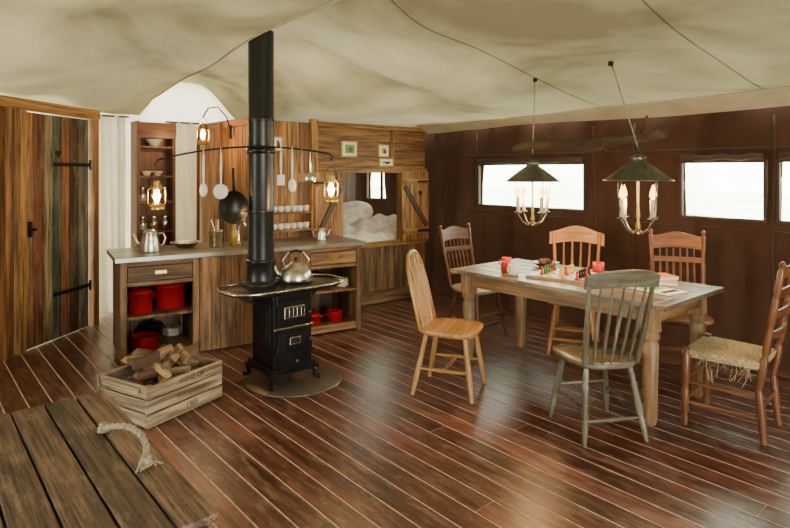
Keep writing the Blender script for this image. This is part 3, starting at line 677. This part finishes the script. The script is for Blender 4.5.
# ------------------------------------------------------------ chairs (facing local +X)
TURN=[(0,.011),(.08,.015),(.28,.021),(.31,.015),(.34,.021),(.68,.018),(.72,.023),(.76,.015),(.8,.02),(1,.016)]
PLAINL=[(0,.013),(.35,.02),(1,.016)]
def seatout(dx,dy,p=.6,nar=.1):
    o=[]
    for k in range(32):
        t=2*math.pi*k/32; c,s_=math.cos(t),math.sin(t)
        X=math.copysign(abs(c)**p,c)*dx; o.append((X,math.copysign(abs(s_)**p,s_)*dy*(1+nar*X/dx)))
    return o
def chair(name,loc,yaw,style,mt,seatmat=None,legs=TURN,hz=1.0):
    m=MB(); sm=seatmat or mt; rv0=R(); sz=.455
    if style!='ladder':
        m.prism(seatout(.215,.215),sz-.035,sz,sm,.007,rv=rv0,dish=.008)
        tops={}
        for sx in(-1,1):
            for sy in(-1,1):
                a=Vector((sx*.135,sy*.135,sz-.02)); b=Vector((sx*.20 if sx>0 else -.225,sy*.195,0)); tops[sx,sy]=(a,b)
                m.rod(b,a,legs,mt,12,rv=rv0)
        at=lambda sx,sy,t:tops[sx,sy][1].lerp(tops[sx,sy][0],t)
        ST=[(0,.008),(.5,.014),(1,.008)]
        for sy in(-1,1): m.rod(at(-1,sy,.42),at(1,sy,.42),ST,mt,10,rv=rv0)
        if style=='hoop': m.rod((at(-1,-1,.42)+at(1,-1,.42))/2,(at(-1,1,.42)+at(1,1,.42))/2,ST,mt,10,rv=rv0)
        else:
            m.rod(at(1,-1,.5),at(1,1,.5),ST,mt,10,rv=rv0); m.rod(at(-1,-1,.3),at(-1,1,.3),ST,mt,10,rv=rv0)
            if style in('press','splat'): m.rod(at(1,-1,.3),at(1,1,.3),ST,mt,10,rv=rv0)
    xf=lambda z:-.175-.24*(z-sz)
    if style=='hoop':
        pts=[]
        for k in range(25):
            t=math.pi*k/24; z=sz-.01+(hz-sz)*math.sin(t)**.62; pts.append((xf(z),-(.17+.02*math.sin(t))*math.copysign(abs(math.cos(t))**.8,math.cos(t)),z))
        m.tube(pts,.013,mt,10,rv=rv0)
        for i in range(6):
            y=-.125+.05*i; 
            c=min(1,abs(y)*1.1/.19)**(1/.8); z=sz+(hz-sz)*(math.sin(math.acos(c)))**.62
            m.rod((xf(sz)+.005,y*.8,sz-.01),(xf(z),y*1.1,z),[(0,.006),(.4,.011),(1,.006)],mt,8,rv=rv0)
    elif style=='crest':
        for sy in(-1,1): m.rod((xf(sz),sy*.165,sz-.01),(xf(hz-.04),sy*.20,hz-.02),[(0,.012),(.1,.018),(.16,.012),(.2,.018),(.6,.015),(.66,.019),(.72,.013),(1,.012)],mt,12,rv=rv0)
        m.crest(-.225,.225,lambda t:hz-.10+.012*math.sin(math.pi*t),lambda t:hz-.01+.022*math.sin(math.pi*t)-.02*abs(2*t-1)**6,xf,.035,.02,mt,rv=rv0)
        for i in range(5):
            y=-.11+.055*i; m.rod((xf(sz),y,sz-.01),(xf(hz-.09)-.03*(1-(y/.2)**2),y*1.25,hz-.085),[(0,.006),(.45,.013),(.6,.012),(1,.006)],mt,8,rv=rv0)
    elif style=='press':
        for sy in(-1,1): m.rod((xf(sz),sy*.175,sz-.01),(xf(hz),sy*.195,hz+.03),[(0,.014),(.12,.02),(.16,.013),(.2,.02),(.5,.017),(.56,.021),(.6,.014),(.92,.018),(.94,.01),(.97,.02),(1,.006)],mt,12,rv=rv0)
        m.crest(-.19,.19,lambda t:hz-.13+.015*math.sin(math.pi*t),lambda t:hz-.025+.035*math.sin(math.pi*t)**2,xf,.02,.018,mt,rv=rv0)
        m.crest(-.18,.18,lambda t:hz-.23,lambda t:hz-.19,xf,.02,.016,mt,rv=rv0); m.crest(-.175,.175,lambda t:sz+.10,lambda t:sz+.135,xf,.015,.016,mt,rv=rv0)
        for i in range(6):
            y=-.125+.05*i; m.rod((xf(sz+.13)-.012,y,sz+.125),(xf(hz-.22)-.014,y,hz-.225),[(0,.005),(.3,.011),(.5,.007),(.7,.011),(1,.005)],mt,8,rv=rv0); m.rod((xf(hz-.19)-.014,y,hz-.195),(xf(hz-.13)-.014,y,hz-.12),.006,mt,8,rv=rv0)
    elif style=='splat':
        for sy in(-1,1): m.rod((xf(sz),sy*.17,sz-.01),(xf(hz-.06),sy*.20,hz-.04),[(0,.016),(1,.015)],mt,10,rv=rv0)
        m.crest(-.24,.24,lambda t:hz-.16+.03*math.sin(math.pi*t),lambda t:hz-.05+.06*math.sin(math.pi*t)**1.5,xf,.045,.02,mt,rv=rv0)
        for i in range(4):
            y=-.10+.067*i; m.rod((xf(sz),y,sz-.01),(xf(hz-.12)-.035,y*1.15,hz-.12),[(0,.008),(.5,.012),(1,.008)],mt,8,rv=rv0)
    elif style=='ladder':
        F=[(0,.016),(.1,.02),(.14,.014),(.18,.024),(.45,.024),(.5,.015),(.55,.026),(.9,.024),(.93,.015),(1,.024)]
        xf2=lambda z:-.19-.16*max(0,z-.3)
        for sy in(-1,1):
            m.rod((.20,sy*.21,0),(.19,sy*.205,sz+.02),F,mt,12,rv=rv0)
            m.rod((-.215,sy*.18,0),(-.19,sy*.175,.3),[(0,.016),(.5,.021),(.9,.021),(1,.017)],mt,12,rv=rv0)
            m.rod((-.19,sy*.175,.3),(xf2(hz+.05),sy*.185,hz+.05),[(0,.017),(.1,.022),(.24,.022),(.27,.014),(.3,.022),(.45,.02),(.5,.014),(.53,.022),(.7,.018),(.74,.013),(.77,.02),(.92,.018),(.94,.010),(.975,.02),(1,.006)],mt,12,rv=rv0)
        for z,h in ((.60,.05),(.72,.055),(.84,.06),(.955,.075)):
            m.crest(-.175,.175,lambda t:z,lambda t:z+h*(.75+.25*math.sin(math.pi*t)),xf2,.03,.013,mt,rv=rv0)
        for z in (.14,.26):
            m.rod((.197,-.21,z+.02),(.197,.21,z+.02),.012,mt,8,rv=rv0)
            for sy in(-1,1): m.rod((-.2,sy*.178,z),(.197,sy*.208,z),.011,mt,8,rv=rv0)
        m.rod((-.2,-.178,.2),(-.2,.178,.2),.011,mt,8,rv=rv0)
        nn=15
        for q in range(nn):
            s_=1-q/nn; fx=.205*s_; fyf=.215*s_; fyb=.185*s_; zz=sz-.002-.008*(1-s_)
            m.tube([(fx,-fyf,zz),(fx,fyf,zz),(-fx,fyb,zz),(-fx,-fyb,zz)],.0088,RUSH,6,closed=True)
        m.prism([(.212,-.215),(.212,.215),(-.205,.19),(-.205,-.19)],sz-.04,sz-.006,RUSH,.004)
        for q in range(46):
            x,y=U(-.15,.2),U(-.2,.2); d=U(.04,.16); m.tube([(x,y,sz-.035),(x+U(-.02,.02),y+U(-.02,.02),sz-.035-d*.5),(x+U(-.04,.04),y+U(-.04,.04),sz-.035-d)],.0024,RUSH,5)
    return m.build(name,loc,yaw,bevel=.003 if style!='hoop' else 0)
rd=math.radians
chair('dining_chair',(2.99,2.89,0),rd(-62),'hoop',OAK,legs=PLAINL,hz=.98)
chair('dining_chair',(4.20,3.72,0),rd(-92),'press',DARKC,SEATL,hz=1.0)
chair('dining_chair',(4.46,2.83,0),rd(208),'splat',ORANGE,hz=1.04)
chair('dining_chair',(4.56,1.97,0),rd(208),'press',MAHO,hz=1.05)
chair('dining_chair',(3.21,1.89,0),rd(60),'crest',GREYP,hz=1.0)
chair('dining_chair',(3.90,1.38,0),rd(95),'ladder',MAHO,hz=1.0)

# ------------------------------------------------------------ hanging candle lamps
def candlelamp(loc,hook):
    m=MB()
    m.lathe((0,0,0),[(.215,-.005),(.21,0),(.10,.085),(.055,.115),(.045,.14),(.05,.15),(.02,.165),(0,.168)],PEWTER,36)
    m.lathe((0,0,0),[(.21,-.002),(.098,.078),(.05,.108),(0,.11)],PEWTER,36)
    m.tube([(.215*math.cos(t),.215*math.sin(t),-.004) for t in [2*math.pi*k/36 for k in range(36)]],.005,PEWTER,6,closed=True)
    m.tube([(.03*math.sin(t),0,.19+.03*math.cos(t)*-1) for t in [2*math.pi*k/12 for k in range(12)]],.004,IRON,6,closed=True)
    m.rod((0,0,.11),(0,0,-.36),[(0,.006),(.3,.008),(.6,.006),(.75,.014),(.8,.008),(.9,.02),(.95,.008),(1,.012)],BRASS,12)
    for k in range(4):
        a=math.pi/4+k*math.pi/2+.4; c,s_=math.cos(a),math.sin(a); q=.13
        m.tube([(0,0,-.32),(c*.04,s_*.04,-.355),(c*.09,s_*.09,-.33),(c*q,s_*q,-.27),(c*q,s_*q,-.255)],.006,PEWTER,8)
        m.lathe((c*q,s_*q,-.26),[(0,0),(.028,.004),(.03,.01),(.013,.006),(.013,.03),(0,.03)],PEWTER,14)
        m.lathe((c*q,s_*q,-.245),[(0,0),(.0145,0),(.0145,.115),(.008,.119),(0,.118)],WAX,12)
        m.lathe((c*q,s_*q,-.127),[(.0,0),(.018,.018),(.016,.042),(.006,.075),(0,.095)],FLAME,12)
        m.tube([(c*q,s_*q,-.25),(c*.155,s_*.155,-.16),(c*.16,s_*.16,-.04),(c*.16,s_*.16,.03)],.0028,IRON,6)
    h=Vector(hook)-Vector(loc)
    m.tube([(0,0,.21),tuple(h)],.0045,ROPE,6); m.rod(h+Vector((0,0,-.03)),h+Vector((0,0,.0)),.018,IRON,10)
    ob=m.build('candle_chandelier',loc)
    light('candle_light',(0,0,-.09),36,(1,.58,.25),.10,ob)
h2=(3.66,2.04); h1=(3.86,2.80)
candlelamp((3.72,1.88,1.50),(h2[0],h2[1],ceilz(*h2)-.005))
candlelamp((3.88,2.84,1.48),(h1[0],h1[1],ceilz(*h1)-.005))
m=MB(); P=[]; rr=[]
for i in range(22):
    t=i/21; P.append((3.90-.14*t+.02*math.sin(t*9),3.04-1.30*t,1.735+.06*t+.025*math.sin(t*7)+.012*math.sin(t*19))); rr.append(.028+.012*math.sin(t*13)+.012*t)
m.tube(P,rr,BRANCH,10); m.tube([P[5],(3.93,2.75,1.80),(3.98,2.70,1.88)],[.018,.013,.007],BRANCH,8); m.tube([P[14],(3.68,2.1,1.73),(3.60,2.04,1.69)],[.02,.014,.008],BRANCH,8); m.tube([P[18],(3.83,1.9,1.88),(3.85,1.88,1.93)],[.02,.013,.008],BRANCH,8)
m.build('driftwood_branch')

# ------------------------------------------------------------ light
def area(name,loc,target,sx,sy,e,col):
    l=bpy.data.lights.new(name,'AREA'); l.shape='RECTANGLE'; l.size=sx; l.size_y=sy; l.energy=e; l.color=col
    o=bpy.data.objects.new(name,l); COL.objects.link(o); o.location=loc; o.rotation_euler=(Vector(target)-Vector(loc)).to_track_quat('-Z','Y').to_euler(); return o
area('entrance_fill',(.8,-3.0,1.05),(2.2,4,.9),2.7,1.8,80,(1,.94,.85))  # added fill lamp behind the camera, boosts sky light at the unseen entrance
w=bpy.data.worlds.new('World'); bpy.context.scene.world=w; w.use_nodes=True; nt=w.node_tree; nt.nodes.clear()
o=nt.nodes.new('ShaderNodeOutputWorld'); bg=nt.nodes.new('ShaderNodeBackground'); tc=nt.nodes.new('ShaderNodeTexCoord'); nz=nt.nodes.new('ShaderNodeTexNoise'); nz.inputs['Scale'].default_value=14; nz.inputs['Detail'].default_value=4
cr=nt.nodes.new('ShaderNodeValToRGB'); cr.color_ramp.elements[0].color=(.55,.85,.38,1); cr.color_ramp.elements[1].color=(1,1,.97,1); cr.color_ramp.elements[0].position=.32; cr.color_ramp.elements[1].position=.52
nt.links.new(tc.outputs['Generated'],nz.inputs['Vector']); nt.links.new(nz.outputs['Fac'],cr.inputs['Fac']); nt.links.new(cr.outputs[0],bg.inputs[0]); bg.inputs[1].default_value=16; nt.links.new(bg.outputs[0],o.inputs[0])

cam=bpy.data.cameras.new('Camera'); co=bpy.data.objects.new('Camera',cam); COL.objects.link(co)
co.location=(0,0,1.55); co.rotation_euler=(math.pi/2,0,-math.atan2(.649,.761)); cam.sensor_width=36; cam.lens=580/790*36; cam.shift_y=-92/790; cam.clip_start=.05
bpy.context.scene.camera=co
